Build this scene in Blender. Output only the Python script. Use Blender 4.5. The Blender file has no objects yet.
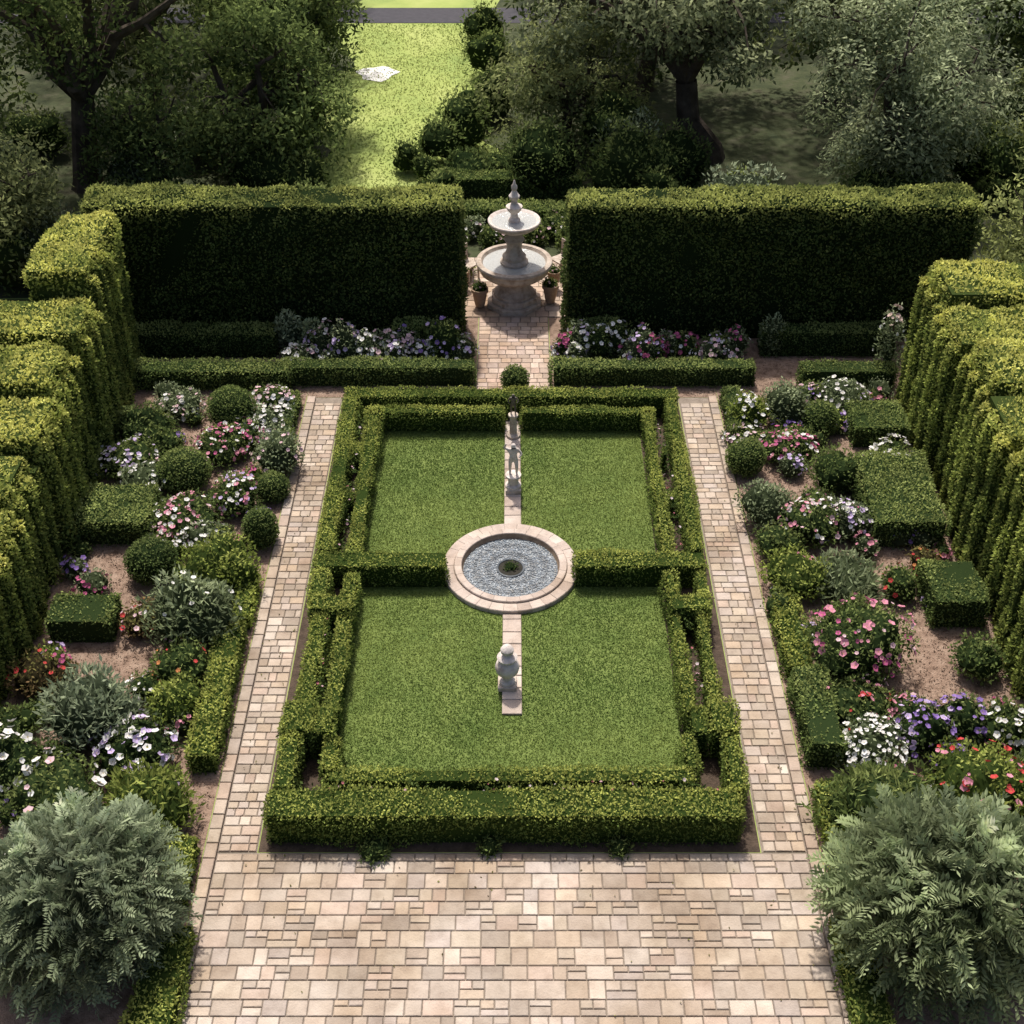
import bpy, math, numpy as np
from mathutils import Vector
rng=np.random.default_rng(7)
sc=bpy.context.scene
# ------------------------------------------------------------ materials
def newmat(name):
    m=bpy.data.materials.new(name); m.use_nodes=True
    nt=m.node_tree; b=nt.nodes['Principled BSDF']; return m,nt,b
def foliage_mat(name,trans=.3,rough=.55):
    m,nt,b=newmat(name)
    a=nt.nodes.new('ShaderNodeAttribute'); a.attribute_name='Col'
    out=nt.nodes['Material Output']; nt.nodes.remove(b)
    d=nt.nodes.new('ShaderNodeBsdfDiffuse'); nt.links.new(a.outputs['Color'],d.inputs['Color'])
    t=nt.nodes.new('ShaderNodeBsdfTranslucent'); nt.links.new(a.outputs['Color'],t.inputs['Color'])
    mx=nt.nodes.new('ShaderNodeMixShader'); mx.inputs[0].default_value=trans
    nt.links.new(d.outputs[0],mx.inputs[1]); nt.links.new(t.outputs[0],mx.inputs[2]); nt.links.new(mx.outputs[0],out.inputs[0])
    return m
def noise_mat(name,cols,scale,rough=.9,bump=.3,bscale=None,attr=False,detail=6,spec=.2):
    m,nt,b=newmat(name)
    tc=nt.nodes.new('ShaderNodeTexCoord')
    n=nt.nodes.new('ShaderNodeTexNoise'); n.inputs['Scale'].default_value=scale; n.inputs['Detail'].default_value=detail; n.inputs['Roughness'].default_value=.65
    nt.links.new(tc.outputs['Object'],n.inputs['Vector'])
    r=nt.nodes.new('ShaderNodeValToRGB'); e=r.color_ramp.elements
    k=len(cols)
    while len(e)<k: e.new(.5)
    for i,c in enumerate(cols):
        e[i].position=.3+.4*i/(k-1); e[i].color=(*c,1)
    nt.links.new(n.outputs['Fac'],r.inputs[0])
    src=r.outputs[0]
    if attr:
        a=nt.nodes.new('ShaderNodeAttribute'); a.attribute_name='Col'
        mm=nt.nodes.new('ShaderNodeMix'); mm.data_type='RGBA'; mm.blend_type='MULTIPLY'; mm.inputs[0].default_value=1
        nt.links.new(a.outputs['Color'],mm.inputs[6]); nt.links.new(src,mm.inputs[7]); src=mm.outputs[2]
        n3=nt.nodes.new('ShaderNodeTexNoise'); n3.inputs['Scale'].default_value=.9; n3.inputs['Detail'].default_value=5
        nt.links.new(tc.outputs['Object'],n3.inputs['Vector'])
        r3=nt.nodes.new('ShaderNodeValToRGB'); r3.color_ramp.elements[0].position=.35; r3.color_ramp.elements[0].color=(.76,.71,.64,1); r3.color_ramp.elements[1].position=.6; r3.color_ramp.elements[1].color=(1.04,1.04,1.03,1)
        nt.links.new(n3.outputs['Fac'],r3.inputs[0])
        m4=nt.nodes.new('ShaderNodeMix'); m4.data_type='RGBA'; m4.blend_type='MULTIPLY'; m4.inputs[0].default_value=1
        nt.links.new(src,m4.inputs[6]); nt.links.new(r3.outputs[0],m4.inputs[7]); src=m4.outputs[2]
    nt.links.new(src,b.inputs['Base Color'])
    n2=nt.nodes.new('ShaderNodeTexNoise'); n2.inputs['Scale'].default_value=bscale or scale*4; n2.inputs['Detail'].default_value=4
    nt.links.new(tc.outputs['Object'],n2.inputs['Vector'])
    bp=nt.nodes.new('ShaderNodeBump'); bp.inputs['Strength'].default_value=bump; bp.inputs['Distance'].default_value=.02
    nt.links.new(n2.outputs['Fac'],bp.inputs['Height']); nt.links.new(bp.outputs[0],b.inputs['Normal'])
    b.inputs['Roughness'].default_value=rough; b.inputs['Specular IOR Level'].default_value=spec
    return m
M_leaf=foliage_mat('leaf_foliage',.4)
M_tleaf=foliage_mat('tree_foliage',.45)
M_petal=foliage_mat('flower_petal',.2)
M_grass=foliage_mat('grass_blade',.25)
M_bark=noise_mat('bark',[(.025,.018,.013),(.065,.05,.037),(.11,.085,.065)],3,bump=.8)
M_paver=noise_mat('paver_stone',[(.76,.73,.7),(.95,.94,.92),(1.08,1.07,1.05)],5,bump=.4,bscale=40,attr=True,rough=.85)
M_mortar=noise_mat('mortar',[(.17,.135,.105),(.28,.23,.185)],8,bump=.4)
M_stone=noise_mat('weathered_stone',[(.25,.19,.145),(.44,.365,.3),(.55,.475,.4)],7,bump=.5,bscale=30)
M_wstone=noise_mat('pale_marble',[(.38,.31,.27),(.56,.49,.44),(.68,.61,.56)],9,bump=.3,bscale=40)
M_bronze=noise_mat('aged_bronze',[(.03,.025,.02),(.08,.06,.045),(.12,.1,.08)],20,rough=.5,bump=.2,spec=.5)
M_terra=noise_mat('terracotta',[(.25,.16,.11),(.36,.26,.18)],12,bump=.2)
M_mulch=noise_mat('mulch_soil',[(.12,.075,.052),(.25,.17,.125),(.34,.245,.185)],6,bump=.8,bscale=60)
M_dark=noise_mat('parterre_soil',[(.04,.028,.02),(.1,.07,.05)],9,bump=.8)
M_lawn=noise_mat('lawn_turf',[(.09,.135,.03),(.135,.18,.045),(.17,.215,.055)],1.6,bump=.5,bscale=120)
M_field=noise_mat('ground_field',[(.22,.29,.08),(.3,.36,.1),(.38,.42,.14)],.5,bump=.15,bscale=20)
M_under=noise_mat('understory_soil',[(.025,.035,.014),(.055,.065,.028),(.085,.08,.05)],2,bump=.8)
M_road=noise_mat('asphalt',[(.05,.048,.055),(.075,.07,.08)],6,bump=.1)
M_pond=noise_mat('pale_gravel',[(.62,.6,.56),(.78,.76,.72)],4,bump=.1)
m,nt,b=newmat('water'); b.inputs['Base Color'].default_value=(.4,.4,.38,1); b.inputs['Roughness'].default_value=.15
b.inputs['Specular IOR Level'].default_value=.5; M_water=m
nn=nt.nodes.new('ShaderNodeTexNoise'); nn.inputs['Scale'].default_value=14; bb=nt.nodes.new('ShaderNodeBump'); bb.inputs['Strength'].default_value=.6; bb.inputs['Distance'].default_value=.03
nt.links.new(nn.outputs['Fac'],bb.inputs['Height']); nt.links.new(bb.outputs[0],b.inputs['Normal'])
m,nt,b=newmat('wet_mosaic'); a=nt.nodes.new('ShaderNodeAttribute'); a.attribute_name='Col'
nt.links.new(a.outputs['Color'],b.inputs['Base Color']); b.inputs['Roughness'].default_value=.25; M_mos=m
# ------------------------------------------------------------ mesh builder
def nz(P,scale,seed):
    r=np.random.default_rng(seed); o=np.zeros(len(P))
    for k in range(6):
        d=r.normal(size=3); d/=np.linalg.norm(d); f=scale*(1+.9*k/2)
        o+=np.sin(P@d*f+r.uniform(0,6.28))/(1+.45*k)
    return o/2.2
def unit(v): return v/np.maximum(np.linalg.norm(v,axis=1,keepdims=True),1e-9)
def lerp(a,b,t): return np.asarray(a)[None]*(1-t[:,None])+np.asarray(b)[None]*t[:,None]
class B:
    def __init__(s): s.q=[];s.c=[];s.m=[]
    def quads(s,Q,C,mi=0):
        Q=np.asarray(Q,float).reshape(-1,4,3); C=np.asarray(C,float)
        if C.ndim==1: C=np.repeat(C[None],len(Q),0)
        s.q.append(Q); s.c.append(C); s.m.append(np.full(len(Q),mi,np.int32))
    def leaves(s,P,N,L,Wd,C,face=.9,spread=.75,up=.3,mi=0):
        n=len(P)
        f=unit(N*face+rng.normal(size=(n,3))*spread)
        d=np.cross(f,rng.normal(size=(n,3)))+N*.5+np.array([0,0,up]); d=unit(d)
        w=unit(np.cross(d,f))
        l=(L*rng.uniform(.7,1.3,n))[:,None]; wd=(Wd*rng.uniform(.7,1.3,n))[:,None]*.5
        mid=P+d*l*.45
        s.quads(np.stack([P,mid+w*wd,P+d*l,mid-w*wd],1),C,mi)
    def box(s,x0,x1,y0,y1,z0,z1,c,mi=0):
        v=np.array([[x,y,z] for x in(x0,x1) for y in(y0,y1) for z in(z0,z1)])
        f=[[0,1,3,2],[4,6,7,5],[0,4,5,1],[2,3,7,6],[1,5,7,3],[0,2,6,4]]
        s.quads(v[np.array(f)],c,mi)
    def tube(s,pts,rad,c,n=7,mi=1):
        pts=np.asarray(pts,float); rings=[]
        for i in range(len(pts)):
            d=pts[min(i+1,len(pts)-1)]-pts[max(i-1,0)]; d/=np.linalg.norm(d)+1e-9
            a=np.cross(d,[.3,.9,.1]); a/=np.linalg.norm(a)+1e-9; b2=np.cross(d,a)
            t=np.arange(n)*2*math.pi/n
            rings.append(pts[i]+rad[i]*(np.cos(t)[:,None]*a+np.sin(t)[:,None]*b2))
        R=np.array(rings); A=R[:-1];Bq=R[1:]
        s.quads(np.stack([A,np.roll(A,-1,1),np.roll(Bq,-1,1),Bq],2).reshape(-1,4,3),c,mi)
    def build(s,name,mats):
        Q=np.concatenate(s.q); C=np.concatenate(s.c); mi=np.concatenate(s.m)
        n=len(Q); me=bpy.data.meshes.new(name)
        me.vertices.add(4*n); me.vertices.foreach_set('co',Q.reshape(-1).astype(np.float32))
        me.loops.add(4*n); me.loops.foreach_set('vertex_index',np.arange(4*n,dtype=np.int32))
        me.polygons.add(n); me.polygons.foreach_set('loop_start',np.arange(0,4*n,4,dtype=np.int32)); me.polygons.foreach_set('loop_total',np.full(n,4,np.int32))
        me.polygons.foreach_set('material_index',mi)
        at=me.color_attributes.new('Col','FLOAT_COLOR','POINT')
        cc=np.ones((4*n,4),np.float32); cc[:,:3]=np.repeat(np.clip(C,0,.82),4,0); at.data.foreach_set('color',cc.reshape(-1))
        for mt in mats: me.materials.append(mt)
        me.update(); me.validate()
        o=bpy.data.objects.new(name,me); sc.collection.objects.link(o); return o
# ------------------------------------------------------------ foliage primitives
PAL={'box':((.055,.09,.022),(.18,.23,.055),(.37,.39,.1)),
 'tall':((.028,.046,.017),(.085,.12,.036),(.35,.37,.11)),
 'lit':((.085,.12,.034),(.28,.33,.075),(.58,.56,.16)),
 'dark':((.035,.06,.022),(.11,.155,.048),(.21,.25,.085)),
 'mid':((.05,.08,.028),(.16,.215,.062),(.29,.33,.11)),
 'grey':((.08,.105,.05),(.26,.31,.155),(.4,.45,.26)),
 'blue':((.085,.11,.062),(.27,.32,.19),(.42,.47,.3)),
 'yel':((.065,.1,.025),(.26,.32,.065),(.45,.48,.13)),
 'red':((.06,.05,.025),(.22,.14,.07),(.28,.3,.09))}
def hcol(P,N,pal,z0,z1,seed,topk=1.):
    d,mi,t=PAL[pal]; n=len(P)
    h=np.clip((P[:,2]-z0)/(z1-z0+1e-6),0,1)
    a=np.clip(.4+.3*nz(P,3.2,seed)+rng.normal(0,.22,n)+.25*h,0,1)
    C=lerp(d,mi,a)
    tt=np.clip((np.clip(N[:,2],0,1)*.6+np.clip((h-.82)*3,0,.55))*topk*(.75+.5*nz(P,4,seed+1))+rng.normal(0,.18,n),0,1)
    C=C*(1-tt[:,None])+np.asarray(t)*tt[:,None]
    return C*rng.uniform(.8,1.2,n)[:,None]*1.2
def hedge_box(b,x0,x1,y0,y1,h,pal='box',dens=1500,leaf=.04,r=.06,seed=1,amp=.02,topk=1.,z0=0.):
    X,Y=x1-x0,y1-y0
    ar=np.array([X*Y,Y*h,Y*h,X*h,X*h]); n=rng.multinomial(int(ar.sum()*dens),ar/ar.sum())
    P=[];N=[]
    for k,m_ in enumerate(n):
        u=rng.random(m_);v=rng.random(m_); o=np.ones(m_)
        if k==0:P.append(np.stack([x0+u*X,y0+v*Y,h*o],1));N.append(np.tile([0,0,1.],(m_,1)))
        elif k in(1,2):
            P.append(np.stack([(x0,x1)[k-1]*o,y0+u*Y,v*h],1));N.append(np.tile([(-1.,1.)[k-1],0,0],(m_,1)))
        else:
            P.append(np.stack([x0+u*X,(y0,y1)[k-3]*o,v*h],1));N.append(np.tile([0,(-1.,1.)[k-3],0],(m_,1)))
    P=np.concatenate(P);N=np.concatenate(N)
    r=min(r,X*.45,Y*.45,h*.45)
    lo=np.array([x0+r,y0+r,-1]);hi=np.array([x1-r,y1-r,h-r])
    Cc=np.clip(P,lo,hi); D=P-Cc; N2=unit(D+N*1e-4); P=Cc+N2*r
    wob=amp*nz(P,7,seed)+amp*1.2*nz(P,2.2,seed+5)
    P=P+N2*(wob+rng.normal(0,.014,len(P)))[:,None]
    P[:,2]+=z0
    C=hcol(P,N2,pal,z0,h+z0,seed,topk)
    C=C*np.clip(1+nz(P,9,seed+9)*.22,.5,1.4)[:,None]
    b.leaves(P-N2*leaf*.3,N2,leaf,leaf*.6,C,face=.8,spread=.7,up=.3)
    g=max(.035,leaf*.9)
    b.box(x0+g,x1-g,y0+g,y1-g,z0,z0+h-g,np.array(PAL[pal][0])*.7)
def sphere_quads(c,R,seed,lump,k=.82,nu=18,nv=10):
    th=np.linspace(0,math.pi*.72,nv+1); ph=np.linspace(0,2*math.pi,nu+1)
    T,Pp=np.meshgrid(th,ph,indexing='ij')
    D=np.stack([np.sin(T)*np.cos(Pp),np.sin(T)*np.sin(Pp),np.cos(T)],-1).reshape(-1,3)
    rr=1+lump*nz(D,3.,seed)
    V=(c+D*R*k*rr[:,None]).reshape(nv+1,nu+1,3)
    return np.stack([V[:-1,:-1],V[1:,:-1],V[1:,1:],V[:-1,1:]],2).reshape(-1,4,3)
def bush(b,x,y,R,Rz,pal='mid',leaf=.05,wid=.5,dens=1000,lump=.14,seed=1,loose=.3,z0=0.,up=.3,spread=.8,topk=.8,flowers=None,sink=.85,core=.8):
    c=np.array([x,y,z0+Rz*sink]); S=np.array([R,R,Rz])
    area=4*math.pi*((2*(R*Rz)**1.6+(R*R)**1.6)/3)**(1/1.6)
    n=int(area*dens*.85)+20; D=unit(rng.normal(size=(n,3))); D=D[D[:,2]>-.65]; n=len(D)
    rr=1+lump*nz(D,3.,seed)+lump*.5*nz(D,7.,seed+3)
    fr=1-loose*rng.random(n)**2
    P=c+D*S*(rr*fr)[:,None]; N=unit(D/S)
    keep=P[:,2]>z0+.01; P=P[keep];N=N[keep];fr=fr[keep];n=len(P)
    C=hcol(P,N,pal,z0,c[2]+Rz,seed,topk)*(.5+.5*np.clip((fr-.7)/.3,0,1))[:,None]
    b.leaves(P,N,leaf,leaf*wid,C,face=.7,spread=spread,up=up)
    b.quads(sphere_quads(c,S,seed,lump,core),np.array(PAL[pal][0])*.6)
    if flowers:
        cols,cnt,fr_=flowers; cnt=int(cnt*1.5)
        D=unit(rng.normal(size=(cnt*3,3))+np.array([0,-.2,.5])); D=D[(D[:,2]>-.1)]
        g=nz(D,5,seed+7)+rng.normal(0,.5,len(D)); D=D[np.argsort(-g)[:cnt]]
        rr=1.03+lump*nz(D,3.,seed)
        P=c+D*S*rr[:,None]
        flower(b,P,unit(D/S),fr_*.9,cols)
def flower(b,P,N,r,cols,mi=1):
    n=len(P); cols=np.asarray(cols)
    pick=cols[rng.integers(0,len(cols),n)]*rng.uniform(.8,1.1,n)[:,None]
    N=unit(N+rng.normal(size=(n,3))*.45+np.array([0,0,.4]))
    u=unit(np.cross(N,rng.normal(size=(n,3)))); v=np.cross(N,u)
    R=(r*rng.uniform(.5,1.3,n))[:,None]
    for k in range(5):
        a=k*2*math.pi/5; d=u*math.cos(a)+v*math.sin(a); w=-u*math.sin(a)+v*math.cos(a)
        tip=P+d*R+N*R*.4; mid=P+d*R*.62+N*R*.3
        b.quads(np.stack([P,mid+w*R*.55,tip,mid-w*R*.55],1),pick*rng.uniform(.8,1.1,n)[:,None],mi)
    q=.1; Pc=P+N*R*.16
    b.quads(np.stack([Pc-u*R*q-v*R*q,Pc+u*R*q-v*R*q,Pc+u*R*q+v*R*q,Pc-u*R*q+v*R*q],1),(.5,.36,.1),mi)
def spray_bush(b,x,y,R,Rz,pal,seed,n=1100,L=.26,lfl=.105,lw=.012,K=8,z0=0):
    c=np.array([x,y,z0+Rz*.85]); S=np.array([R,R,Rz])
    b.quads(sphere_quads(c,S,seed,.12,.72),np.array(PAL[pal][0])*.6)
    D=unit(rng.normal(size=(n,3))); D=D[D[:,2]>-.6]; n=len(D)
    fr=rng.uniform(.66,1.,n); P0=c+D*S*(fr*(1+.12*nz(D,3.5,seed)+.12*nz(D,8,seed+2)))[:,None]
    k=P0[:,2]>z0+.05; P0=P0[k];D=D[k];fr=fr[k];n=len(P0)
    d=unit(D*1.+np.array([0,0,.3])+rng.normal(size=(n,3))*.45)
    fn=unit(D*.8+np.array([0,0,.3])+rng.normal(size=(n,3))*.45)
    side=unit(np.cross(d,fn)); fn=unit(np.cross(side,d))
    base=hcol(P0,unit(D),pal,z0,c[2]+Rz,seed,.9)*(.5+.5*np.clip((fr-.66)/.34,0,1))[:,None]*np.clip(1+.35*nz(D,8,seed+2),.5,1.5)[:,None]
    for i in range(K):
        t=(i+.5)/K; Pt=P0+d*L*t-np.array([0,0,1.])*(L*.35*t*t)
        for sg in(-1,1):
            dd=unit(d*.75+side*sg*.8+rng.normal(size=(n,3))*.15)
            ll=(lfl*(1-.45*t)*rng.uniform(.8,1.2,n))[:,None]
            w=unit(np.cross(dd,fn))*lw
            m_=Pt+dd*ll*.5
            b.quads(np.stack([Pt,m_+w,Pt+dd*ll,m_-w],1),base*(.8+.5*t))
# ------------------------------------------------------------ flat things
def sheet(name,x0,x1,y0,y1,z,mat):
    me=bpy.data.meshes.new(name); me.from_pydata([(x0,y0,z),(x1,y0,z),(x1,y1,z),(x0,y1,z)],[],[(0,1,2,3)]); me.materials.append(mat)
    o=bpy.data.objects.new(name,me); sc.collection.objects.link(o); return o
def wsheet(name,xf,xe,y0,y1,z,mat,seed):
    # sheet with an irregular natural edge on the xe side
    r=np.random.default_rng(seed); n=60; ys=np.linspace(y0,y1,n)
    e=xe+.35*np.sin(ys*1.1+seed)+.18*np.sin(ys*3.1)+r.normal(0,.08,n)
    V=[(xf,y,z) for y in ys]+[(a,y,z) for a,y in zip(e,ys)]
    Fc=[(i,i+1,n+i+1,n+i) if xf>xe else (i,n+i,n+i+1,i+1) for i in range(n-1)]
    me=bpy.data.meshes.new(name); me.from_pydata(V,[],Fc); me.materials.append(mat)
    o=bpy.data.objects.new(name,me); sc.collection.objects.link(o)
PC=np.array([(.44,.36,.295),(.49,.41,.345),(.41,.34,.285),(.45,.36,.28),(.38,.305,.245),(.5,.43,.37),(.43,.365,.325),(.45,.355,.295),(.43,.36,.29),(.37,.31,.26)])
def stone(b,x0,x1,y0,y1,zt,col,g=.005,bev=.007):
    x0+=g;x1-=g;y0+=g;y1-=g
    j=rng.uniform(-.004,.004,4)
    T=np.array([[x0+bev+j[0],y0+bev,zt],[x1-bev+j[1],y0+bev+j[2],zt],[x1-bev,y1-bev+j[3],zt],[x0+bev,y1-bev,zt]])
    T[:,2]+=rng.uniform(-.0015,.0015,4)
    O=np.array([[x0,y0,zt-bev],[x1,y0,zt-bev],[x1,y1,zt-bev],[x0,y1,zt-bev]]); G=O.copy(); G[:,2]=.004
    b.quads([T],col)
    for i in range(4):
        k=(i+1)%4; b.quads([[O[i],O[k],T[k],T[i]]],col*.9); b.quads([[G[i],G[k],O[k],O[i]]],col*.7)
def pcol(pal,x,y):
    return pal[rng.integers(len(pal))]*rng.uniform(.86,1.12)
def pave(name,x0,x1,y0,y1,row,wmin,wmax,zt=.022,pal=PC,merge=0.):
    b=B(); y=y0
    while y<y1-.02:
        h=row*rng.uniform(.75,1.25); h=min(h,y1-y)
        if y1-y-h<row*.4: h=y1-y
        x=x0
        while x<x1-.01:
            w=rng.uniform(wmin,wmax)
            if x1-x-w<wmin*.6: w=x1-x
            if rng.random()<merge and h>.13:
                sp=rng.uniform(.38,.62)
                stone(b,x,x+w,y,y+h*sp,zt,pcol(pal,x,y)); 
                if w>.24: stone(b,x,x+w/2,y+h*sp,y+h,zt,pcol(pal,x,y)); stone(b,x+w/2,x+w,y+h*sp,y+h,zt,pcol(pal,x,y))
                else: stone(b,x,x+w,y+h*sp,y+h,zt,pcol(pal,x,y))
            else: stone(b,x,x+w,y,y+h,zt+rng.uniform(-.002,.002),pcol(pal,x,y))
            x+=w
        y+=h
    return b.build(name,[M_paver])
sheet('ground',-300,300,-60,600,0,M_field)
sheet('mulch_bed_ground',-9.0,-3.47,2,21.9,.004,M_mulch); sheet('mulch_bed_ground',3.47,9.0,2,21.9,.004,M_mulch)
sheet('flower_bed_ground',-3.465,-.62,18.5,21.2,.004,M_mulch); sheet('flower_bed_ground',.68,3.465,18.5,21.2,.004,M_mulch)
sheet('mortar_bed_pavement',-3.46,3.46,3,9.14,.004,M_mortar)
sheet('mortar_bed_path',-3.46,-2.86,9.145,18.49,.004,M_mortar); sheet('mortar_bed_path',2.8,3.46,9.145,18.49,.004,M_mortar)
sheet('mortar_bed_path',-2.855,2.795,18.3,18.49,.004,M_mortar)
sheet('mortar_bed_path',-.61,.67,18.495,21.2,.004,M_mortar); sheet('mortar_bed_pavement',-1.8,1.9,21.205,23.6,.004,M_mortar)
sheet('parterre_soil_ground',-2.85,2.79,9.15,18.29,.004,M_dark)
wsheet('woodland_ground',-40,-4.7,26.005,60,.004,M_under,1); wsheet('woodland_ground',40,-.6,26.005,60,.004,M_under,2)
sheet('woodland_ground',-40,-1.85,21.95,26.0,.004,M_under); sheet('woodland_ground',1.95,40,21.95,26.0,.004,M_under)
sheet('woodland_ground',-1.84,1.94,23.61,26.0,.004,M_under)
sheet('woodland_ground',-40,-9.05,2,21.9,.004,M_under); sheet('woodland_ground',9.05,40,2,21.9,.004,M_under)
sheet('lawn',-2.12,2.07,9.95,13.65,.008,M_lawn); sheet('lawn',-2.12,2.07,13.9,17.55,.008,M_lawn)
sheet('road',-30,30,38.3,39.7,.012,M_road)
pave('stone_pavement',-3.3,3.3,4.6,9.12,.185,.14,.32,merge=.25)
pave('stone_path',-3.3,-2.87,9.15,18.3,.13,.1,.22); pave('stone_path',2.82,3.3,9.15,18.3,.13,.1,.22)
pave('stone_path',-2.85,2.79,18.31,18.48,.085,.14,.26)
pave('kerb_edging',-3.45,-3.305,4.6,18.48,.22,.2,.3,zt=.05,pal=PC*.95); pave('kerb_edging',3.305,3.45,4.6,18.48,.22,.2,.3,zt=.05,pal=PC*.95)
pave('stone_path',-.6,.66,18.5,21.2,.15,.13,.22,pal=PC*np.array([1.12,1.05,1.05])); pave('stone_pavement',-1.8,1.9,21.21,23.6,.18,.16,.28,pal=PC*np.array([1.12,1.07,1.05]))
b=B()
for x0,x1,y0,y1,n in((-6.5,-3.5,8,19,18000),(3.5,6.6,8,19,18000),(-6,-.7,18.5,20.5,4000),(.7,6,18.5,20.5,4000)):
    P=np.stack([rng.uniform(x0,x1,n),rng.uniform(y0,y1,n),rng.uniform(.008,.02,n)],1)
    C=lerp((.09,.055,.04),(.4,.3,.225),rng.random(n)**1.3)
    b.leaves(P,np.tile([0,0,1.],(n,1)),.03,.016,C,face=1.,spread=.4,up=-.5)
b.build('mulch_chips',[M_petal])
# fallen leaves and soil crumbs on the paving
b=B(); n=900
P=np.stack([rng.uniform(-3.4,3.4,n),rng.uniform(6,18.4,n),np.full(n,.03)],1)
e=np.minimum(np.abs(np.abs(P[:,0])-3.3),np.abs(P[:,1]-9.15)); P=P[((np.abs(P[:,0])>2.9)|(P[:,1]<9.1))&(rng.random(n)<np.exp(-e*2.2)+.12)]; n=len(P)
b.leaves(P,np.tile([0,0,1.],(n,1)),.03,.018,lerp((.08,.06,.03),(.2,.2,.06),rng.random(n)),face=1,spread=.3,up=0)
b.build('fallen_leaves',[M_petal])
b=B()
for y0,y1 in((9.98,13.62),(13.92,17.52)):
    n=80000; P=np.stack([rng.uniform(-2.11,2.06,n),rng.uniform(y0,y1,n),np.full(n,.008)],1)
    P=P[(P[:,0]**2+(P[:,1]-14.03)**2)>.96**2]; n=len(P)
    t=np.clip(.5+.42*nz(P,1.3,3)+.2*nz(P,5,4)+rng.normal(0,.12,n),0,1)
    C=lerp((.095,.145,.035),(.215,.265,.068),t)
    b.leaves(P,np.tile([0,0,1.],(n,1)),.028,.012,C,face=.95,spread=.38,up=.0)
b.build('lawn_grass',[M_grass])
b=B(); n=22000; P=np.stack([rng.uniform(-6.5,1,n),rng.uniform(26.1,38.2,n),np.full(n,.0)],1)
t=np.clip(.5+.35*nz(P,.7,5)+.1*nz(P,3,6)+rng.normal(0,.12,n),0,1)
k=(P[:,0]>-4.4)&(P[:,0]<-.9); P=P[k];t=t[k];n=len(P)
b.leaves(P,np.tile([0,0,1.],(n,1)),.06,.035,lerp((.25,.31,.09),(.38,.42,.14),t),face=1,spread=.12,up=.0)
b.build('field_grass',[M_grass])
b=B(); t=np.arange(24)/24*2*math.pi
ring=np.stack([-3.55+.5*np.cos(t)*(1+.2*np.sin(3*t)+.1*np.sin(7*t)),34.1+.55*np.sin(t)*(1+.12*np.cos(5*t)),np.full(24,.012)],1); c0=np.array([-3.55,34.1,.012])
b.quads([[c0,ring[i],ring[(i+1)%24],c0+[1e-4,0,0]] for i in range(24)],(.6,.6,.6)); b.build('gravel_clearing',[M_pond])
# ------------------------------------------------------------ parterre hedges
def hedges(name,boxes,**kw):
    b=B()
    for i,bx in enumerate(boxes): hedge_box(b,*bx,seed=int(rng.integers(9999)),**kw)
    return b.build(name,[M_leaf])
kw=dict(pal='box',dens=1900,leaf=.036,amp=.028)
hedges('parterre_hedge',[(-2.76,2.58,9.25,9.68,.5)],**kw)
hedges('parterre_hedge',[(-2.15,2.1,9.84,10.06,.4)],**kw)
hedges('parterre_hedge',[(-2.75,2.72,17.85,18.15,.45)],**kw)
hedges('parterre_hedge',[(-2.33,-.12,17.45,17.66,.4)],**kw); hedges('parterre_hedge',[(.14,2.33,17.45,17.66,.4)],**kw)
hedges('parterre_hedge',[(-2.75,-.9,13.62,13.98,.42)],**kw); hedges('parterre_hedge',[(.86,2.7,13.62,13.98,.42)],**kw)
for s in(-1,1):
    def mx(a,b_,y0,y1,h): 
        if s>0: a=a-.07
        return (min(s*a,s*b_),max(s*a,s*b_),y0,y1,h)
    hedges('parterre_hedge',[mx(2.75,2.48,13.96,17.87,.45),mx(2.33,2.1,13.96,17.6,.4),mx(2.5,2.31,16.35,16.6,.4),mx(2.5,2.31,15.2,15.4,.4)],**kw)
    hedges('parterre_hedge',[mx(2.74,2.48,9.66,10.5,.5),mx(2.76,2.36,10.5,11.0,.54),mx(2.64,2.42,10.98,12.7,.45),mx(2.7,2.08,12.65,12.95,.52),mx(2.72,2.48,12.9,13.5,.48),mx(2.3,2.08,12.9,13.5,.44),mx(2.3,2.08,10.9,12.7,.42),mx(2.42,2.12,10.5,10.95,.5),mx(2.24,2.02,10.04,10.55,.42)],**kw)
b=B()
for x0,x1,y0,y1,n in((-2.5,2.4,9.69,9.84,120),(-2.47,-2.34,14,17.4,60),(2.3,2.42,14,17.4,60),(-2.42,-2.3,11,12.6,30),(2.26,2.36,11,12.6,30)):
    P=np.stack([rng.uniform(x0,x1,n),rng.uniform(y0,y1,n),rng.uniform(.25,.45,n)],1)
    for k in range(5): b.leaves(P-[0,0,.05]+rng.normal(0,.03,(n,3)),np.tile([0,0,1.],(n,1)),.06,.025,lerp((.03,.06,.015),(.15,.2,.06),rng.random(n)),spread=.9)
    k=n//4; flower(b,P[:k]+[0,0,.03],np.tile([0,0,1.],(k,1)),.02,[(.45,.15,.18),(.55,.35,.38),(.6,.5,.5)])
b.build('parterre_flowers',[M_leaf,M_petal])
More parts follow.
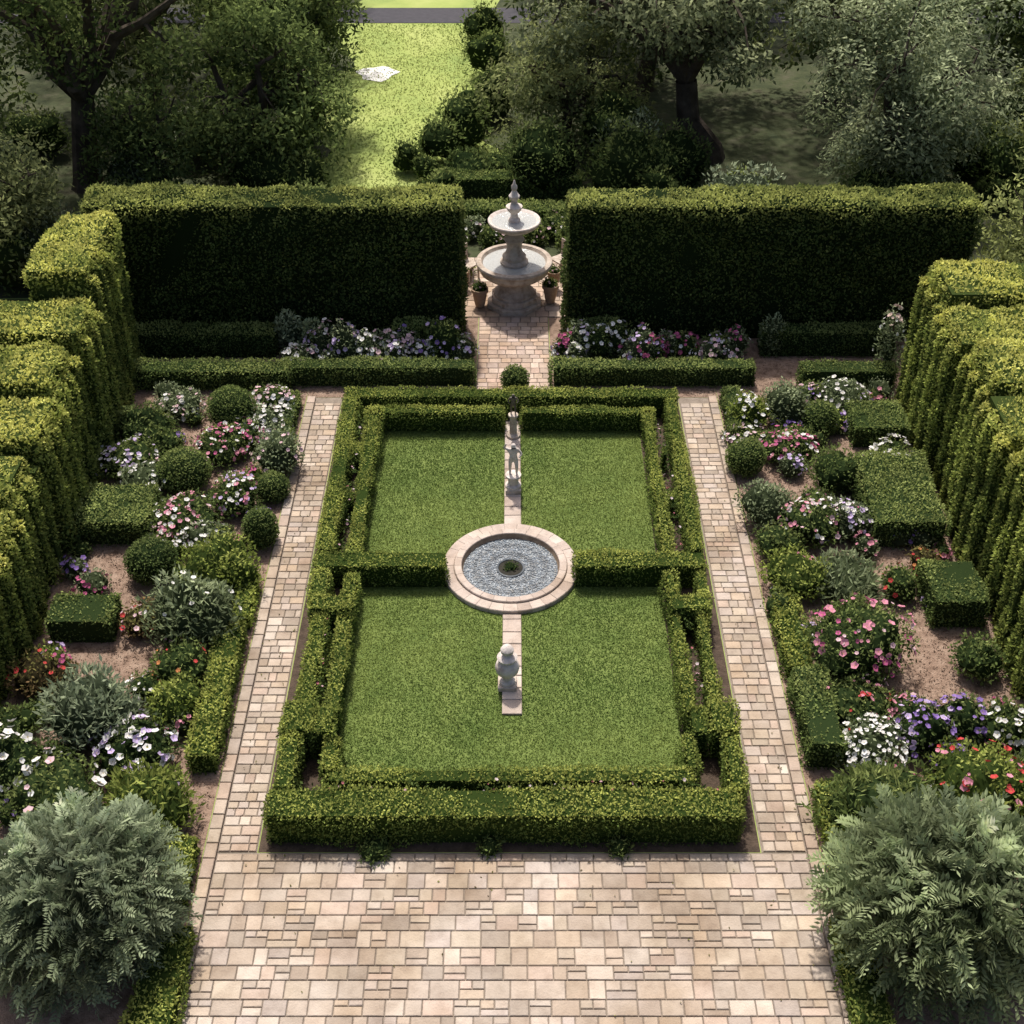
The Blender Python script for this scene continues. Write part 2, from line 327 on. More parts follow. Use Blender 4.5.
# ------------------------------------------------------------ tall hedges
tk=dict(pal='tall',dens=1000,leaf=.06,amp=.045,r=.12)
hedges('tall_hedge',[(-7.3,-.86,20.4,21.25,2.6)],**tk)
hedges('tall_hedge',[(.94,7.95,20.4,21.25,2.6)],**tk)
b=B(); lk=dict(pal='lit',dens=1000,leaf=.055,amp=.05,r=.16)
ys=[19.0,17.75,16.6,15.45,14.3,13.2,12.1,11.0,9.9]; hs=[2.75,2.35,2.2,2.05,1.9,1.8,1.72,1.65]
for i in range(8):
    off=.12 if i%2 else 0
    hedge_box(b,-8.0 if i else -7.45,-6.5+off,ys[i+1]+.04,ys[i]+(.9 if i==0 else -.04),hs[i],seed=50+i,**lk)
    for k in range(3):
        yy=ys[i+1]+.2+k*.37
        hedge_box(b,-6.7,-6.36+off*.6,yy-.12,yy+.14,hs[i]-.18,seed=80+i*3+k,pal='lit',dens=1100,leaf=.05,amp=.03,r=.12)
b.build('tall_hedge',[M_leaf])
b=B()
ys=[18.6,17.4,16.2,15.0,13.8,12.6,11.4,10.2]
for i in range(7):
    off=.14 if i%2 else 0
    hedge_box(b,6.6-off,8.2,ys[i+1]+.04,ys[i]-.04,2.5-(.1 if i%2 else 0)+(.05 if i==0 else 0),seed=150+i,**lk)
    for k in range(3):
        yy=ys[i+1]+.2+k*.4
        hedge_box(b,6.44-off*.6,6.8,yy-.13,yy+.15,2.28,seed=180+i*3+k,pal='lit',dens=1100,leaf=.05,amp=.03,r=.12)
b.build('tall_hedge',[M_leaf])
# ------------------------------------------------------------ low border hedges
bk=dict(dens=1500,leaf=.042,amp=.032)
for bx,pal in [((-6.7,-4.15,19.75,20.15,.5),'dark'),((-6.4,-3.76,18.7,19.1,.4),'mid'),((-3.88,-.63,18.82,19.15,.4),'mid'),((-2.1,-1.55,19.9,20.3,.55),'mid'),((-1.5,-.95,19.9,20.3,.5),'dark'),
    ((.68,4.15,18.82,19.15,.4),'mid'),((1.0,1.9,19.95,20.3,.55),'mid'),((4.37,6.75,19.8,20.2,.5),'dark'),((4.9,6.5,18.7,19.1,.4),'mid'),
    ((-6.3,-5.25,14.55,15.5,.45),'mid'),((-6.15,-5.25,12.5,13.1,.42),'mid'),((5.42,6.3,17.0,17.8,.42),'mid'),((5.18,6.25,14.5,16.2,.5),'mid'),((5.6,6.35,12.8,13.7,.5),'mid'),
    ((-3.85,-3.5,10.27,11.9,.36),'box'),((-3.9,-3.5,11.9,12.6,.34),'box'),((-3.75,-3.48,12.75,13.6,.3),'yel'),((-3.72,-3.5,16.6,18.3,.3),'mid'),((-3.8,-3.48,8.4,9.2,.3),'yel'),((-3.78,-3.3,6.2,8.05,.3),'box'),
    ((3.5,3.95,10.35,11.7,.45),'mid'),((3.5,3.85,11.8,13.2,.3),'box'),((3.48,3.8,17.1,18.4,.32),'mid'),((3.5,3.85,8.4,10.0,.28),'yel'),((3.33,3.75,6.2,8.15,.3),'box')]:
    hedges('low_box_hedge',[bx],pal=pal,**bk)
for x0,x1,y,h in((-1.3,1.3,24.9,.45),(-1.3,1.5,26.1,.6)): hedges('low_box_hedge',[(x0,x1,y,y+.5,h)],pal='mid',dens=900,leaf=.06,amp=.03)
# ------------------------------------------------------------ bed shrubs
W_=(.8,.77,.73);PK=(.66,.28,.36);LP=(.72,.5,.53);RD=(.55,.07,.07);PU=(.28,.18,.45);OR=(.6,.25,.1);LI=(.56,.44,.66);MG=(.5,.12,.25)
def fl(cols,n,r=.04): return (cols,n,r)
S=[
('ball_topiary',-4.54,17.62,.39,.39,'mid',0,None),('shrub',-5.88,17.26,.48,.33,'dark',1,None),('flowering_shrub',-5.40,17.97,.36,.2,'grey',1,fl([W_,LP],25)),
('flowering_shrub',-3.93,18.09,.36,.25,'mid',1,fl([W_,LP],45)),('flowering_shrub',-5.94,16.42,.5,.25,'mid',1,fl([W_,W_,LI],70)),('ball_topiary',-4.99,15.98,.4,.36,'mid',0,None),
('flowering_shrub',-4.5,16.9,.5,.24,'mid',1,fl([PK,W_,MG],70)),('flowering_shrub',-3.92,17.45,.38,.22,'grey',1,fl([W_],55)),('shrub',-3.6,16.4,.38,.36,'grey',1,fl([LP],15)),
('flowering_shrub',-4.85,14.95,.55,.25,'mid',1,fl([W_,LP,PK],80)),('flowering_shrub',-4.15,15.45,.4,.27,'mid',1,fl([LI,W_,PK],50)),('ball_topiary',-5.04,13.91,.36,.32,'dark',0,None),
('shrub',-4.1,13.8,.5,.36,'yel',1,None),('leafy_shrub',-4.2,12.65,.52,.5,'grey',2,fl([W_],8)),('flowering_shrub',-4.9,12.8,.34,.2,'red',1,fl([RD,LP],14)),
('shrub',-5.95,11.7,.38,.25,'red',1,fl([RD],6)),('flowering_shrub',-4.25,11.85,.36,.28,'mid',1,fl([OR,RD],12,.032)),('leafy_shrub',-5.05,10.9,.55,.5,'blue',2,None),('shrub',-4.15,11.2,.35,.3,'yel',1,None),
('flowering_shrub',-4.5,10.45,.48,.28,'dark',1,fl([W_,W_,LI],65,.05)),('flowering_shrub',-5.9,10.15,.45,.4,'dark',1,fl([W_],25,.06)),('flowering_shrub',-5.3,9.75,.6,.34,'mid',1,fl([W_,LP],14,.06)),
('leafy_shrub',-4.12,9.6,.5,.36,'yel',2,None),('shrub',-3.62,14.6,.26,.34,'mid',0,None),('shrub',-3.78,13.57,.3,.35,'yel',1,None),('ball_topiary',-3.62,15.7,.25,.24,'mid',0,None),
('shrub',-5.6,16.9,.35,.25,'mid',1,None),('shrub',-5.6,15.9,.4,.25,'grey',1,fl([W_],20)),('shrub',-4.4,14.5,.3,.22,'grey',1,fl([W_],20)),('shrub',-6.1,10.9,.3,.25,'mid',1,None),
('shrub',4.43,17.69,.38,.42,'grey',1,None),('ball_topiary',4.96,17.42,.3,.32,'mid',0,None),('shrub',3.85,17.64,.34,.32,'yel',1,fl([W_],25)),('flowering_shrub',3.75,17.1,.36,.18,'mid',1,fl([W_,LP],50)),
('ball_topiary',3.62,16.38,.3,.31,'mid',0,None),('flowering_shrub',4.3,16.77,.46,.24,'mid',1,fl([MG,W_,PK],75)),('flowering_shrub',5.5,18.24,.42,.22,'grey',1,fl([W_],45)),('shrub',4.92,15.97,.38,.36,'mid',1,None),
('flowering_shrub',5.9,16.45,.44,.22,'mid',1,fl([W_],60)),('shrub',3.76,15.13,.4,.36,'grey',1,None),('flowering_shrub',4.35,14.8,.42,.34,'mid',1,fl([PK,LP,W_],60)),('flowering_shrub',4.91,14.82,.32,.3,'grey',1,fl([W_,LI],35)),
('shrub',3.8,14.35,.34,.24,'mid',1,None),('shrub',3.92,13.6,.48,.28,'yel',1,None),('shrub',4.6,13.55,.5,.24,'grey',2,None),('shrub',5.33,13.45,.24,.26,'mid',1,fl([RD],5)),
('rose_bush',4.4,12.15,.66,.5,'mid',1,fl([PK,PK,LP,MG],60,.05)),('shrub',6.0,12.0,.31,.31,'mid',1,None),('flowering_shrub',4.3,11.2,.45,.24,'mid',1,fl([RD,PK],26,.04)),
('flowering_shrub',4.3,10.5,.42,.26,'grey',1,fl([W_],110,.035)),('flowering_shrub',4.95,10.75,.36,.34,'dark',1,fl([PU,PU,LI],60,.04)),('flowering_shrub',5.45,10.85,.32,.32,'dark',1,fl([PU,PU,LI],45,.04)),
('flowering_shrub',5.95,10.8,.34,.3,'mid',1,fl([W_],25,.045)),('leafy_shrub',4.16,9.45,.66,.42,'mid',2,None),('flowering_shrub',5.35,9.7,.6,.48,'yel',1,fl([RD,RD,PK],36,.044)),('leafy_shrub',6.1,9.6,.5,.45,'mid',2,None),
('shrub',4.6,20.0,.25,.36,'grey',1,None),('shrub',5.0,18.3,.3,.2,'mid',1,fl([LP],15)),('shrub',5.8,14.0,.2,.2,'red',1,fl([RD,OR],8,.03)),
('ball_topiary',.05,18.75,.24,.24,'mid',0,None),
]
for i,(nm,x,y,R,Rz,pal,ty,f) in enumerate(S):
    b=B()
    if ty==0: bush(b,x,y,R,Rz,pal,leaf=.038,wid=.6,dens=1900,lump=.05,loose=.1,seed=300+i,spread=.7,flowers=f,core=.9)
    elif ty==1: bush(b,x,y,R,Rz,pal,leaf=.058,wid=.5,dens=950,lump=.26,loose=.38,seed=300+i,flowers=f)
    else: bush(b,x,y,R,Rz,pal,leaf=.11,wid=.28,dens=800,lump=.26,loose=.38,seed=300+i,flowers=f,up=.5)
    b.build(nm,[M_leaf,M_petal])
b=B(); spray_bush(b,-4.45,8.03,.92,.85,'blue',901,n=2200); b.build('silver_shrub',[M_leaf])
b=B(); spray_bush(b,4.4,8.05,1.0,.88,'grey',902,n=1700,L=.3,lfl=.14,lw=.016,K=7); b.build('silver_shrub',[M_leaf])
def border(x0,x1,y0,y1,cols,seed):
    b=B(); x=x0
    while x<x1:
        R=rng.uniform(.16,.27)
        c=[cols[rng.integers(len(cols))],cols[rng.integers(len(cols))]]
        bush(b,x,rng.uniform(y0,y1),R,R*rng.uniform(.9,1.7),['mid','grey','grey'][rng.integers(3)],leaf=.055,dens=800,lump=.25,loose=.4,seed=int(rng.integers(9999)),flowers=(c,int(rng.integers(10,26)),.045))
        x+=R*rng.uniform(.55,.9)
    b.build('flower_border',[M_leaf,M_petal])
border(-3.8,-.75,19.35,19.85,[W_,W_,LI,LP,PU],1); border(.85,4.1,19.35,19.85,[W_,LP,MG,LI,W_],2)
b=B(); bush(b,-3.9,19.95,.22,.42,'blue',leaf=.08,seed=5,lump=.25); bush(b,-3.55,19.9,.2,.36,'grey',leaf=.08,seed=6,lump=.25); b.build('leafy_shrub',[M_leaf])
b=B(); bush(b,6.4,19.1,.22,.75,'grey',leaf=.06,seed=7,lump=.3,loose=.7,dens=700,core=.4,flowers=([(.6,.45,.4),W_],20,.045)); b.tube([(6.4,19.1,0),(6.45,19.1,.5),(6.38,19.1,1.3)],[.03,.02,.01],(.1,.07,.05)); b.build('climbing_shrub',[M_leaf,M_petal])
for x,y in((-1.53,9.14),(-.25,9.17),(1.21,9.16)):
    b=B(); bush(b,x,y,.19 if x<-1 else .13,.1,'mid',leaf=.06,wid=.3,dens=1200,seed=8,lump=.3); b.build('groundcover_plant',[M_leaf])
b=B()
for k in range(190):
    s=-1 if k%2 else 1
    x=s*rng.uniform(3.65,6.2); y=rng.uniform(9,18.5); R=rng.uniform(.08,.24)
    if 4.75<abs(x)<5.7 and 11.3<y<14.2: continue
    bush(b,x,y,R,R*.8,['mid','grey','mid','yel','grey'][rng.integers(5)],leaf=.05,dens=800,lump=.3,loose=.5,seed=k,flowers=([[W_,LP,PK,LI,PU,MG][rng.integers(6)]],int(60*R)+2,.038) if k%3 else None)
b.build('bed_perennials',[M_leaf,M_petal])
# ------------------------------------------------------------ trees
def tree(name,x,y,zc,R,Rz,tr,dark,light,seed,K=90,n=200,lf=.15,lw=.45,sig=(.42,.42,.28),limbs=7,lean=(0,0),zf=None,droop=0.,inner=.3):
    r=np.random.default_rng(seed); b=B()
    C=[]
    while len(C)<K:
        p=r.uniform(-1,1,3); l=np.linalg.norm(p)
        if .45<l<1 or (l<=.45 and r.random()<inner):
            q=p*np.array([R,R*.8,Rz])*(1+.15*r.normal())+np.array([x+lean[0],y+lean[1],zc])
            if q[2]>.25: C.append(q)
    C=np.array(C)
    zf=zf or max(.5,zc-Rz*.55); T=np.array([x+lean[0]*.4,y+lean[1]*.4,zf])
    mid=np.array([x+lean[0]*.15+r.normal()*.1,y,zf*.5])
    b.tube([(x,y,-.1),(x,y,.2),mid,T],[tr*1.5,tr*1.1,tr*.9,tr*.8],(.06,.05,.04),9)
    nodes=[T]; a0=r.uniform(0,6.28)
    for k in range(limbs):
        a=a0+k*2.4; e=np.array([math.cos(a)*R*.7,math.sin(a)*R*.5,Rz*r.uniform(-.1,.8)])+np.array([x+lean[0],y+lean[1],zc])
        P=[T];steps=5
        for i in range(1,steps+1):
            t=i/steps; q=T*(1-t)+e*t; q=q+np.array([0,0,.2*Rz*math.sin(t*math.pi)])+r.normal(0,.12,3); P.append(q)
        b.tube(P,[tr*.6*(1-.82*i/steps) for i in range(steps+1)],(.06,.05,.04),7); nodes+=P[2:]
    nodes=np.array(nodes)
    for c in C:
        j=np.argmin(((nodes-c)**2).sum(1)); a=nodes[j]; m_=(a+c)/2+r.normal(0,.12,3)
        b.tube([a,m_,c],[tr*.16,tr*.1,tr*.04],(.05,.04,.03),4)
    cen=np.array([x+lean[0],y+lean[1],zc])
    for ci,c in enumerate(C):
        tint=r.uniform(.72,1.25); sg=np.array(sig)*r.uniform(.7,1.2)
        m_=int(n*r.uniform(.8,1.2)*(sg[0]/sig[0])**2)
        D=unit(r.normal(size=(m_,3))); rad=r.uniform(.25,1,m_)**.45*1.7*(1+.22*nz(D,4,seed+ci))
        G=D*rad[:,None]; P=c+G*sg
        if droop: P[:,2]-=droop*np.hypot(G[:,0],G[:,1])**1.5*.25
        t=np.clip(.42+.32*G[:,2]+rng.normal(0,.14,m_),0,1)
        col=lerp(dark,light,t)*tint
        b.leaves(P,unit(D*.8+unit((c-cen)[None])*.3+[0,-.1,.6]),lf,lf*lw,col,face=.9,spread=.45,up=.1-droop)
    return b.build(name,[M_tleaf,M_bark])
DK=(.04,.062,.022);G1=(.25,.31,.1);OL=((.07,.09,.035),(.38,.41,.17));YG=((.09,.115,.04),(.47,.51,.19));GR=((.075,.095,.045),(.40,.43,.23))
tree('oak_tree',-9.3,27.0,4.6,3.8,1.9,.3,DK,G1,11,K=58,n=330,lf=.14,limbs=10,lean=(.6,0),zf=2.0,inner=.1)
tree('oak_tree',-5.7,27.8,1.9,1.8,1.6,.18,DK,(.27,.34,.11),12,K=46,n=330,lf=.13,limbs=6)
tree('oak_tree',-7.7,26.4,1.3,1.2,1.2,.14,DK,(.22,.28,.09),22,K=26,n=320,lf=.12,limbs=5)
tree('oak_tree',-5.3,30.5,3.2,1.7,1.7,.2,DK,(.26,.32,.1),23,K=42,n=300,lf=.14,limbs=6)
tree('oak_tree',-12.6,25.2,2.8,2.2,2.2,.22,DK,(.22,.27,.09),13,K=48,n=280,lf=.14)
tree('olive_tree',4.5,28.6,4.1,3.3,1.7,.3,*GR,14,K=62,n=320,lf=.14,limbs=11,lean=(-1.6,0),zf=1.8,droop=.3,inner=.1)
tree('olive_tree',1.3,29.2,1.5,1.6,1.3,.15,*OL,15,K=38,n=320,lf=.12,droop=.2)
tree('willow_tree',8.1,26.4,2.4,2.2,2.2,.2,(.11,.14,.065),(.50,.55,.32),16,K=66,n=420,lf=.12,lw=.36,droop=.5,sig=(.36,.36,.38))
tree('willow_tree',12.2,25.5,2.7,1.8,2.5,.2,*YG,17,K=50,n=400,lf=.12,lw=.36,droop=.4)
tree('olive_tree',-9.5,22.6,1.6,1.1,1.2,.1,*OL,19,K=24,n=300,lf=.12)
tree('olive_tree',9.6,20.8,1.7,1.2,1.4,.1,*YG,20,K=30,n=340,lf=.11)
tree('olive_tree',9.7,18.2,1.3,.8,1.1,.1,*YG,21,K=22,n=300,lf=.1)
far=[(-9,32,3.0,2.8,2.5),(-14.5,31,3.2,3.2,2.8),(-6.5,35,3.2,1.8,2.6),(-11,38,4,3.5,3),(-7.9,43,4.5,3,3.5),
 (3.4,33,3.2,2.4,2.6),(8.0,32,3.6,3,2.8),(12.5,31,3.5,2.8,2.8),(1.9,37,3.0,2.0,2.8),(6,39,4,3.2,3.4),(12,38,4,3.8,3.6),(17,32,3.5,3,3),(2.2,43,4,2.6,3.6)]
for i,(x,y,z,R,Rz) in enumerate(far):
    tree('woodland_tree',x,y,z,R,Rz,.22,DK,(.22,.27,.09) if i%2 else (.30,.33,.14),60+i,K=42,n=230,lf=.2,sig=(.55,.55,.4),limbs=5)
b=B()
for k in range(100):
    x=rng.uniform(-14,14); y=rng.uniform(22.6,29)
    if -4.8<x<-.9 and y>23.5: continue
    if -1.6<x<1.7 and y<26.6: continue
    if -10.3<x<-8.3: y=rng.uniform(22.3,23.3)
    if 3.6<x<5.4: y=min(y,24.0)
    R=rng.uniform(.4,.9)
    bush(b,x,y,R,R*rng.uniform(.7,1.1),['dark','mid','grey','mid','blue'][rng.integers(5)],leaf=.1,wid=.42,dens=300,lump=.28,loose=.45,seed=k+400)
for x,y,R in((-1.7,28.3,.5),(-1.15,29.2,.65),(-2.3,27.8,.35),(-4.4,26.2,.5),(-3.6,25.7,.3),(-2.2,25.6,.32),(-1.5,26.0,.4),(-5.0,28.5,.5),(-.5,31,.6),(-.6,34,.6),(-5.2,33,.5),(-.9,30.2,.4),(-1.9,27.3,.3),(-4.6,27.3,.35),(-4.9,30.0,.45),(-5.0,31.5,.4),(-.7,36,.6)):
    bush(b,x,y,R,R*1.1,'mid',leaf=.1,wid=.42,dens=320,lump=.32,loose=.5,seed=int(y*10))
b.build('understory_foliage',[M_tleaf])
b=B()
for x,y,R,p in((-1.25,23.9,.35,'mid'),(-1.35,24.4,.4,'dark'),(1.3,23.8,.4,'mid'),(1.45,24.4,.4,'dark'),(-.8,24.5,.25,'grey'),(.9,24.5,.3,'mid'),(0,24.4,.25,'grey'),(-.9,22.9,.18,'yel'),(-.4,24.1,.25,'mid'),(.45,24.2,.27,'mid')):
    bush(b,x,y,R,R*.9,p,leaf=.07,dens=700,lump=.25,seed=int(R*100),flowers=([W_,LP],8,.04))
b.build('courtyard_shrubs',[M_leaf,M_petal])
# ------------------------------------------------------------ stone objects
def lathe(name,prof,loc,mat,n=40,parent=None):
    V=[];F=[]
    for r,z in prof:
        for k in range(n):
            a=2*math.pi*(k+.5)/n; V.append((loc[0]+r*math.cos(a),loc[1]+r*math.sin(a),loc[2]+z))
    for i in range(len(prof)-1):
        for k in range(n):
            F.append((i*n+k,i*n+(k+1)%n,(i+1)*n+(k+1)%n,(i+1)*n+k))
    me=bpy.data.meshes.new(name); me.from_pydata(V,[],F); me.materials.append(mat)
    me.polygons.foreach_set('use_smooth',[True]*len(F)); me.update()
    try: me.set_sharp_from_angle(angle=math.radians(38))
    except Exception: pass
    o=bpy.data.objects.new(name,me); sc.collection.objects.link(o)
    if parent: o.parent=parent
    return o
def empty(name):
    e=bpy.data.objects.new(name,None); sc.collection.objects.link(e); return e
def boxo(name,x0,x1,y0,y1,z0,z1,mat,parent,bev=.015):
    me=bpy.data.meshes.new(name); v=[(x,y,z) for x in(x0,x1) for y in(y0,y1) for z in(z0,z1)]
    me.from_pydata(v,[],[(0,1,3,2),(4,6,7,5),(0,4,5,1),(2,3,7,6),(1,5,7,3),(0,2,6,4)]); me.materials.append(mat)
    o=bpy.data.objects.new(name,me); sc.collection.objects.link(o); o.parent=parent
    mo=o.modifiers.new('bevel','BEVEL'); mo.width=bev; mo.segments=3; return o
F=empty('tiered_fountain'); fx,fy=.04,21.75
def octa(name,r,z0,z1,mat): return lathe(name,[(0,z0),(r,z0),(r,z1-.015),(r-.015,z1),(0,z1)],(fx,fy,0),mat,8,F)
octa('lower_step',.54,.01,.11,M_stone); octa('upper_step',.45,.108,.22,M_stone)
lathe('pedestal',[(.38,.215),(.38,.27),(.34,.3),(.28,.35),(.26,.42),(.28,.48),(.34,.54),(.36,.58),(.33,.6)],(fx,fy,0),M_stone,40,F)
lathe('lower_basin',[(.26,.56),(.4,.58),(.54,.63),(.63,.7),(.66,.77),(.66,.8),(.69,.82),(.71,.86),(.7,.9),(.67,.915),(.61,.91),(.59,.87),(.54,.8),(.3,.74),(0,.73)],(fx,fy,0),M_stone,56,F)
lathe('lower_water',[(.592,.855),(0,.856)],(fx,fy,0),M_water,48,F)
lathe('column',[(.26,.74),(.26,.9),(.21,.94),(.22,1.0),(.17,1.05),(.13,1.15),(.15,1.27),(.19,1.33),(.15,1.38),(.12,1.45),(.16,1.52)],(fx,fy,0),M_stone,32,F)
lathe('upper_bowl',[(.14,1.5),(.26,1.53),(.38,1.58),(.45,1.63),(.47,1.67),(.48,1.7),(.47,1.715),(.43,1.71),(.4,1.68),(.25,1.64),(0,1.63)],(fx,fy,0),M_wstone,48,F)
lathe('upper_water',[(.41,1.685),(0,1.686)],(fx,fy,0),M_water,40,F)
lathe('upper_stem',[(.11,1.62),(.11,1.72),(.07,1.76),(.065,1.83),(.11,1.88),(.14,1.93),(.15,1.97),(.09,1.99),(.06,2.02),(.055,2.08),(.09,2.12),(.1,2.17),(.06,2.22),(.04,2.27),(.055,2.31),(.055,2.35),(.025,2.4),(.012,2.46),(0,2.47)],(fx,fy,0),M_wstone,28,F)
def pot(x,y,s,name='planter_pot',plant=True):
    e=empty(name)
    lathe('pot_body',[(0,.03),(.1*s,.03),(.12*s,.08),(.16*s,.25),(.17*s,.33),(.2*s,.34),(.2*s,.4),(.17*s,.4),(.16*s,.36),(0,.35)],(x,y,0),M_terra,24,e)
    if plant:
        b=B(); bush(b,x,y,.17*s,.13*s,'mid',leaf=.045,dens=1200,seed=3,lump=.3,z0=.33,flowers=([LP],4,.025)); o=b.build('pot_plant',[M_leaf,M_petal]); o.parent=e
pot(-.6,21.6,.8); pot(.72,21.75,.8); pot(.8,22.3,.7); pot(-.95,22.3,.7)
def chair(x,y,rot,name='garden_chair'):
    e=empty(name)
    for nm,a in(('seat',(-.2,.2,-.2,.2,.4,.44)),('backrest',(-.2,.2,.17,.2,.5,.85)),('leg_1',(-.2,-.16,-.2,-.16,.03,.4)),('leg_2',(.16,.2,-.2,-.16,.03,.4)),('leg_3',(-.2,-.16,.16,.2,.03,.52)),('leg_4',(.16,.2,.16,.2,.03,.52))):
        boxo(nm,*a,M_stone,e,.006)
    e.location=(x,y,0); e.rotation_euler=(0,0,rot); e.scale=(.8,.8,.8)
chair(-.85,22.7,.9); chair(.95,22.9,-.9)
PL=empty('round_pool'); px,py=-.02,14.03
b=B()
def wedge(b,r0,r1,a0,a1,z,col,g=.006,zb=0.,n=3):
    ga0=g/r0;aa=np.linspace(a0+ga0,a1-ga0,n+1)
    for i in range(n):
        f=lambda r,a,zz:(px+r*math.cos(a),py+r*math.sin(a),zz)
        A,C2=aa[i],aa[i+1]; R0=r0+g;R1=r1-g
        b.quads([[f(R0+.008,A,z),f(R1-.008,A,z),f(R1-.008,C2,z),f(R0+.008,C2,z)],[f(R1-.008,A,z),f(R1,A,z-.01),f(R1,C2,z-.01),f(R1-.008,C2,z)],[f(R0+.008,A,z),f(R0,A,z-.01),f(R0,C2,z-.01),f(R0+.008,C2,z)],
          [f(R1,A,z-.01),f(R1,A,zb),f(R1,C2,zb),f(R1,C2,z-.01)],[f(R0,A,z-.01),f(R0,A,zb),f(R0,C2,zb),f(R0,C2,z-.01)]],col)
PK_=np.array([(.52,.435,.385),(.5,.42,.375),(.55,.47,.42),(.47,.39,.345)])
for k in range(30): wedge(b,.8,.96,k*2*math.pi/30,(k+1)*2*math.pi/30,.08+rng.uniform(-.002,.002),PK_[rng.integers(4)]*rng.uniform(.93,1.05),g=.002)
for k in range(26): wedge(b,.69,.8,k*2*math.pi/26+.05,(k+1)*2*math.pi/26+.05,.11+rng.uniform(-.002,.002),PK_[rng.integers(4)]*rng.uniform(.93,1.05),g=.002)
o=b.build('rim_stones',[M_paver]); o.parent=PL
lathe('rim_mortar',[(.957,0),(.957,.07),(.8,.072),(.795,.1),(.7,.1),(.693,.02)],(px,py,0),M_mortar,64,PL)
lathe('pool_wall',[(.69,.1),(.684,.06),(.67,.02)],(px,py,0),noise_mat('pool_wall',[(.2,.13,.085),(.38,.28,.19)],12),64,PL)
b=B(); n=3000
rr=np.sqrt(rng.uniform(.2**2,.665**2,n)); aa=rng.uniform(0,6.283,n)
base=np.array([(.13,.155,.18),(.19,.215,.235),(.29,.31,.32),(.11,.13,.15),(.25,.25,.24)])
cc=base[rng.integers(0,5,n)]*rng.uniform(.8,1.2,n)[:,None]*(.7+.35*(rr/.675)+.28*np.sin(rr*34))[:,None]
ce=np.stack([px+rr*np.cos(aa),py+rr*np.sin(aa),rng.uniform(.024,.03,n)],1); s_=rng.uniform(.009,.017,n)[:,None]; ro=rng.uniform(0,6.28,n)
u=np.stack([np.cos(ro),np.sin(ro),0*ro],1)*s_; v=np.stack([-np.sin(ro),np.cos(ro),0*ro],1)*s_*.75; dz=np.array([0,0,.008])
b.quads(np.stack([ce-u*.7-v*.7,ce+u*.7-v*.7,ce+u*.7+v*.7,ce-u*.7+v*.7],1),cc)
for s1,s2,s3,s4 in(((-1,-1),(1,-1),(1,-1),(-1,-1)),((1,-1),(1,1),(1,1),(1,-1)),((1,1),(-1,1),(-1,1),(1,1)),((-1,1),(-1,-1),(-1,-1),(-1,1))):
    b.quads(np.stack([ce+u*s1[0]+v*s1[1]-dz,ce+u*s2[0]+v*s2[1]-dz,ce+u*s3[0]*.7+v*s3[1]*.7,ce+u*s4[0]*.7+v*s4[1]*.7],1),cc*.9)
o=b.build('pebble_floor',[M_mos]); o.parent=PL
lathe('floor_mortar',[(.69,.018),(0,.0185)],(px,py,0),noise_mat('pool_floor',[(.12,.135,.15),(.21,.23,.24)],10,rough=.4),48,PL)
lathe('drain_ring',[(.2,.02),(.2,.04),(.185,.045),(.175,.04),(.17,.024)],(px,py,0),noise_mat('drain_stone',[(.06,.07,.08),(.13,.14,.15)],10,rough=.4),36,PL)
lathe('drain_basin',[(.17,.03),(0,.031)],(px,py,0),noise_mat('drain_dark',[(.015,.015,.012),(.04,.035,.025)],10),32,PL)
b=B(); bush(b,px,py+.02,.09,.05,'dark',leaf=.04,dens=1300,lump=.3,seed=2); o=b.build('water_plant',[M_leaf]); o.parent=PL
pave('stone_walk',-.13,.13,11.22,13.06,.2,.26,.27,zt=.04,pal=PK_); pave('stone_walk',-.12,.14,15.0,17.75,.2,.26,.27,zt=.04,pal=PK_)
U=empty('stone_urn'); ux,uy=-.06,11.72
boxo('plinth',ux-.12,ux+.12,uy-.12,uy+.12,.03,.1,M_stone,U)
lathe('urn_body',[(.1,.1),(.1,.13),(.06,.16),(.055,.2),(.09,.24),(.14,.3),(.155,.37),(.14,.43),(.09,.47),(.07,.49),(.12,.51),(.13,.54),(.11,.56),(.06,.57),(.05,.6),(.08,.63),(.085,.67),(.06,.71),(.02,.735),(0,.74)],(ux,uy,0),M_wstone,32,U)
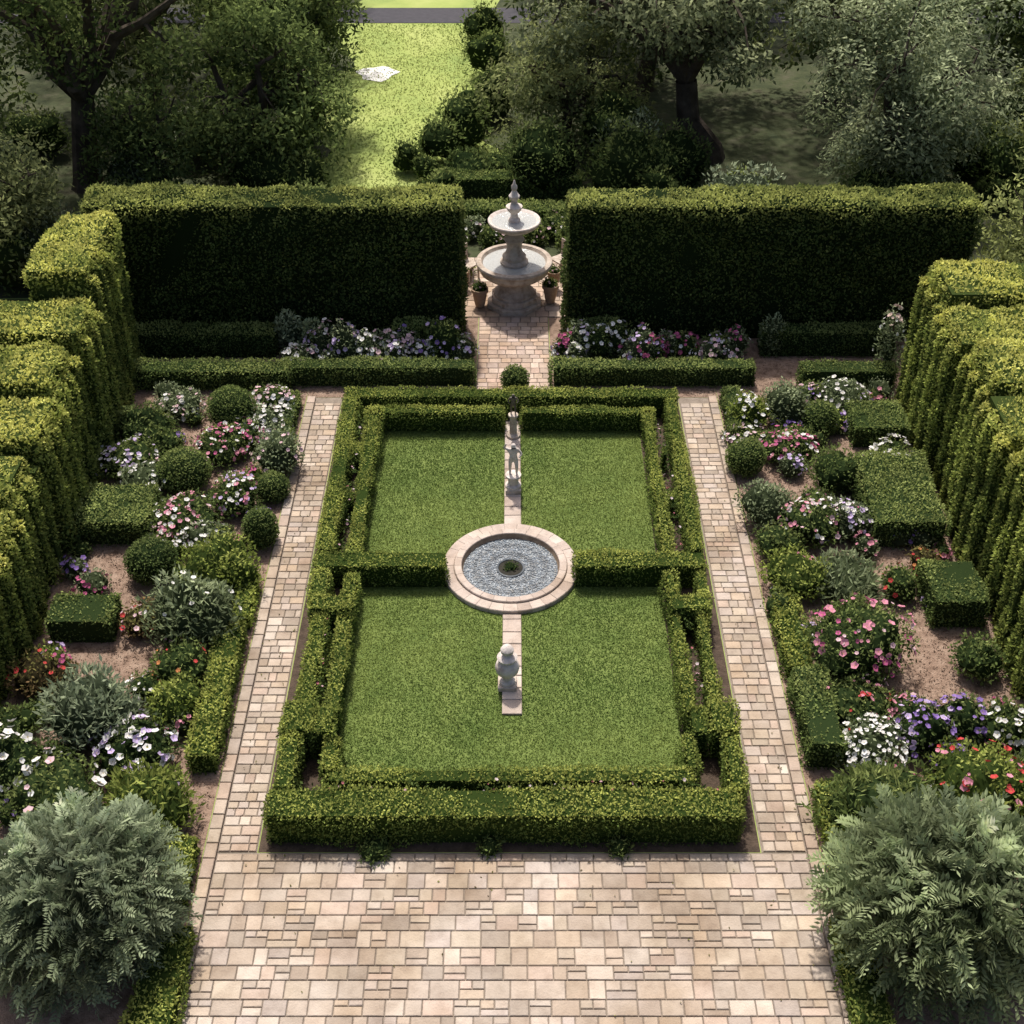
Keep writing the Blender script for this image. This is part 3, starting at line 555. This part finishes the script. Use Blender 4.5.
def figure(name,x,y,z,s,mat,pose=0):
    J=[(0,0,.48),(0,0,.58),(0,.01,.7),(0,0,.79),(0,-.01,.85),(0,-.01,.93),
       (.07,0,.45),(.08,-.04,.26),(.08,.02,.06),(.085,-.05,.02),
       (-.07,0,.45),(-.08,.02,.26),(-.08,.05,.06),(-.085,-.02,.02),
       (.12,0,.75),(.2,-.04,.64),(.13,-.13,.6),(-.12,0,.75),(-.22,-.03,.82),(-.17,-.06,.96)]
    Rr=[.095,.085,.095,.045,.075,.06,.07,.05,.035,.022,.07,.05,.035,.022,.05,.035,.025,.05,.033,.024]
    if pose: J[18]=(-.2,0,.62);J[19]=(-.13,-.1,.55)
    E=[(0,1),(1,2),(2,3),(3,4),(4,5),(0,6),(6,7),(7,8),(8,9),(0,10),(10,11),(11,12),(12,13),(2,14),(14,15),(15,16),(2,17),(17,18),(18,19)]
    me=bpy.data.meshes.new(name+'_body'); me.from_pydata([Vector(j)*s for j in J],E,[]); me.materials.append(mat)
    o=bpy.data.objects.new('body',me); sc.collection.objects.link(o)
    o.modifiers.new('skin','SKIN')
    for i,v in enumerate(me.skin_vertices[0].data): v.radius=(Rr[i]*s*.95,Rr[i]*s*.85); v.use_root=(i==0)
    sb=o.modifiers.new('sub','SUBSURF'); sb.levels=2; sb.render_levels=2
    o.location=(x,y,z); return o
C1=empty('cherub_statue'); cx,cy=.02,15.85
boxo('plinth',cx-.12,cx+.12,cy-.12,cy+.12,.03,.12,M_stone,C1)
lathe('pedestal',[(.12,.12),(.12,.15),(.08,.18),(.08,.28),(.12,.31),(.12,.34),(0,.34)],(cx,cy,0),M_wstone,24,C1)
figure('cherub',cx,cy,.335,.62,M_wstone).parent=C1
C2=empty('bronze_statue'); cx,cy=.02,17.3
lathe('pedestal',[(.11,.03),(.11,.08),(.06,.11),(.055,.4),(.08,.43),(.08,.46),(0,.46)],(cx,cy,0),M_stone,24,C2)
figure('bronze',cx,cy,.455,.42,M_bronze,1).parent=C2
# ------------------------------------------------------------ camera, light
cam=bpy.data.cameras.new('camera'); co=bpy.data.objects.new('camera',cam); sc.collection.objects.link(co)
co.location=(0,0,12); co.rotation_euler=(math.radians(52),0,0); cam.sensor_width=36; cam.lens=36*1300/1024; cam.clip_end=2000; sc.camera=co
el=math.radians(62); az=math.atan2(-.2,.9)
Sd=Vector((math.sin(az)*math.cos(el),math.cos(az)*math.cos(el),math.sin(el)))
sl=bpy.data.lights.new('sun','SUN'); sl.energy=4.8; sl.angle=math.radians(2.5); sl.color=(1,.96,.89)
so=bpy.data.objects.new('sun',sl); sc.collection.objects.link(so); so.rotation_euler=Sd.to_track_quat('Z','Y').to_euler(); so.location=(0,0,30)
w=bpy.data.worlds.new('World'); sc.world=w; w.use_nodes=True; nt=w.node_tree
sk=nt.nodes.new('ShaderNodeTexSky'); sk.sky_type='NISHITA'; sk.sun_disc=False; sk.sun_elevation=el; sk.sun_rotation=az; sk.dust_density=5; sk.air_density=.8
bg=nt.nodes['Background']; bg.inputs[1].default_value=.15; nt.links.new(sk.outputs[0],bg.inputs[0])
sc.view_settings.view_transform='Standard'; sc.view_settings.look='None'; sc.view_settings.exposure=0
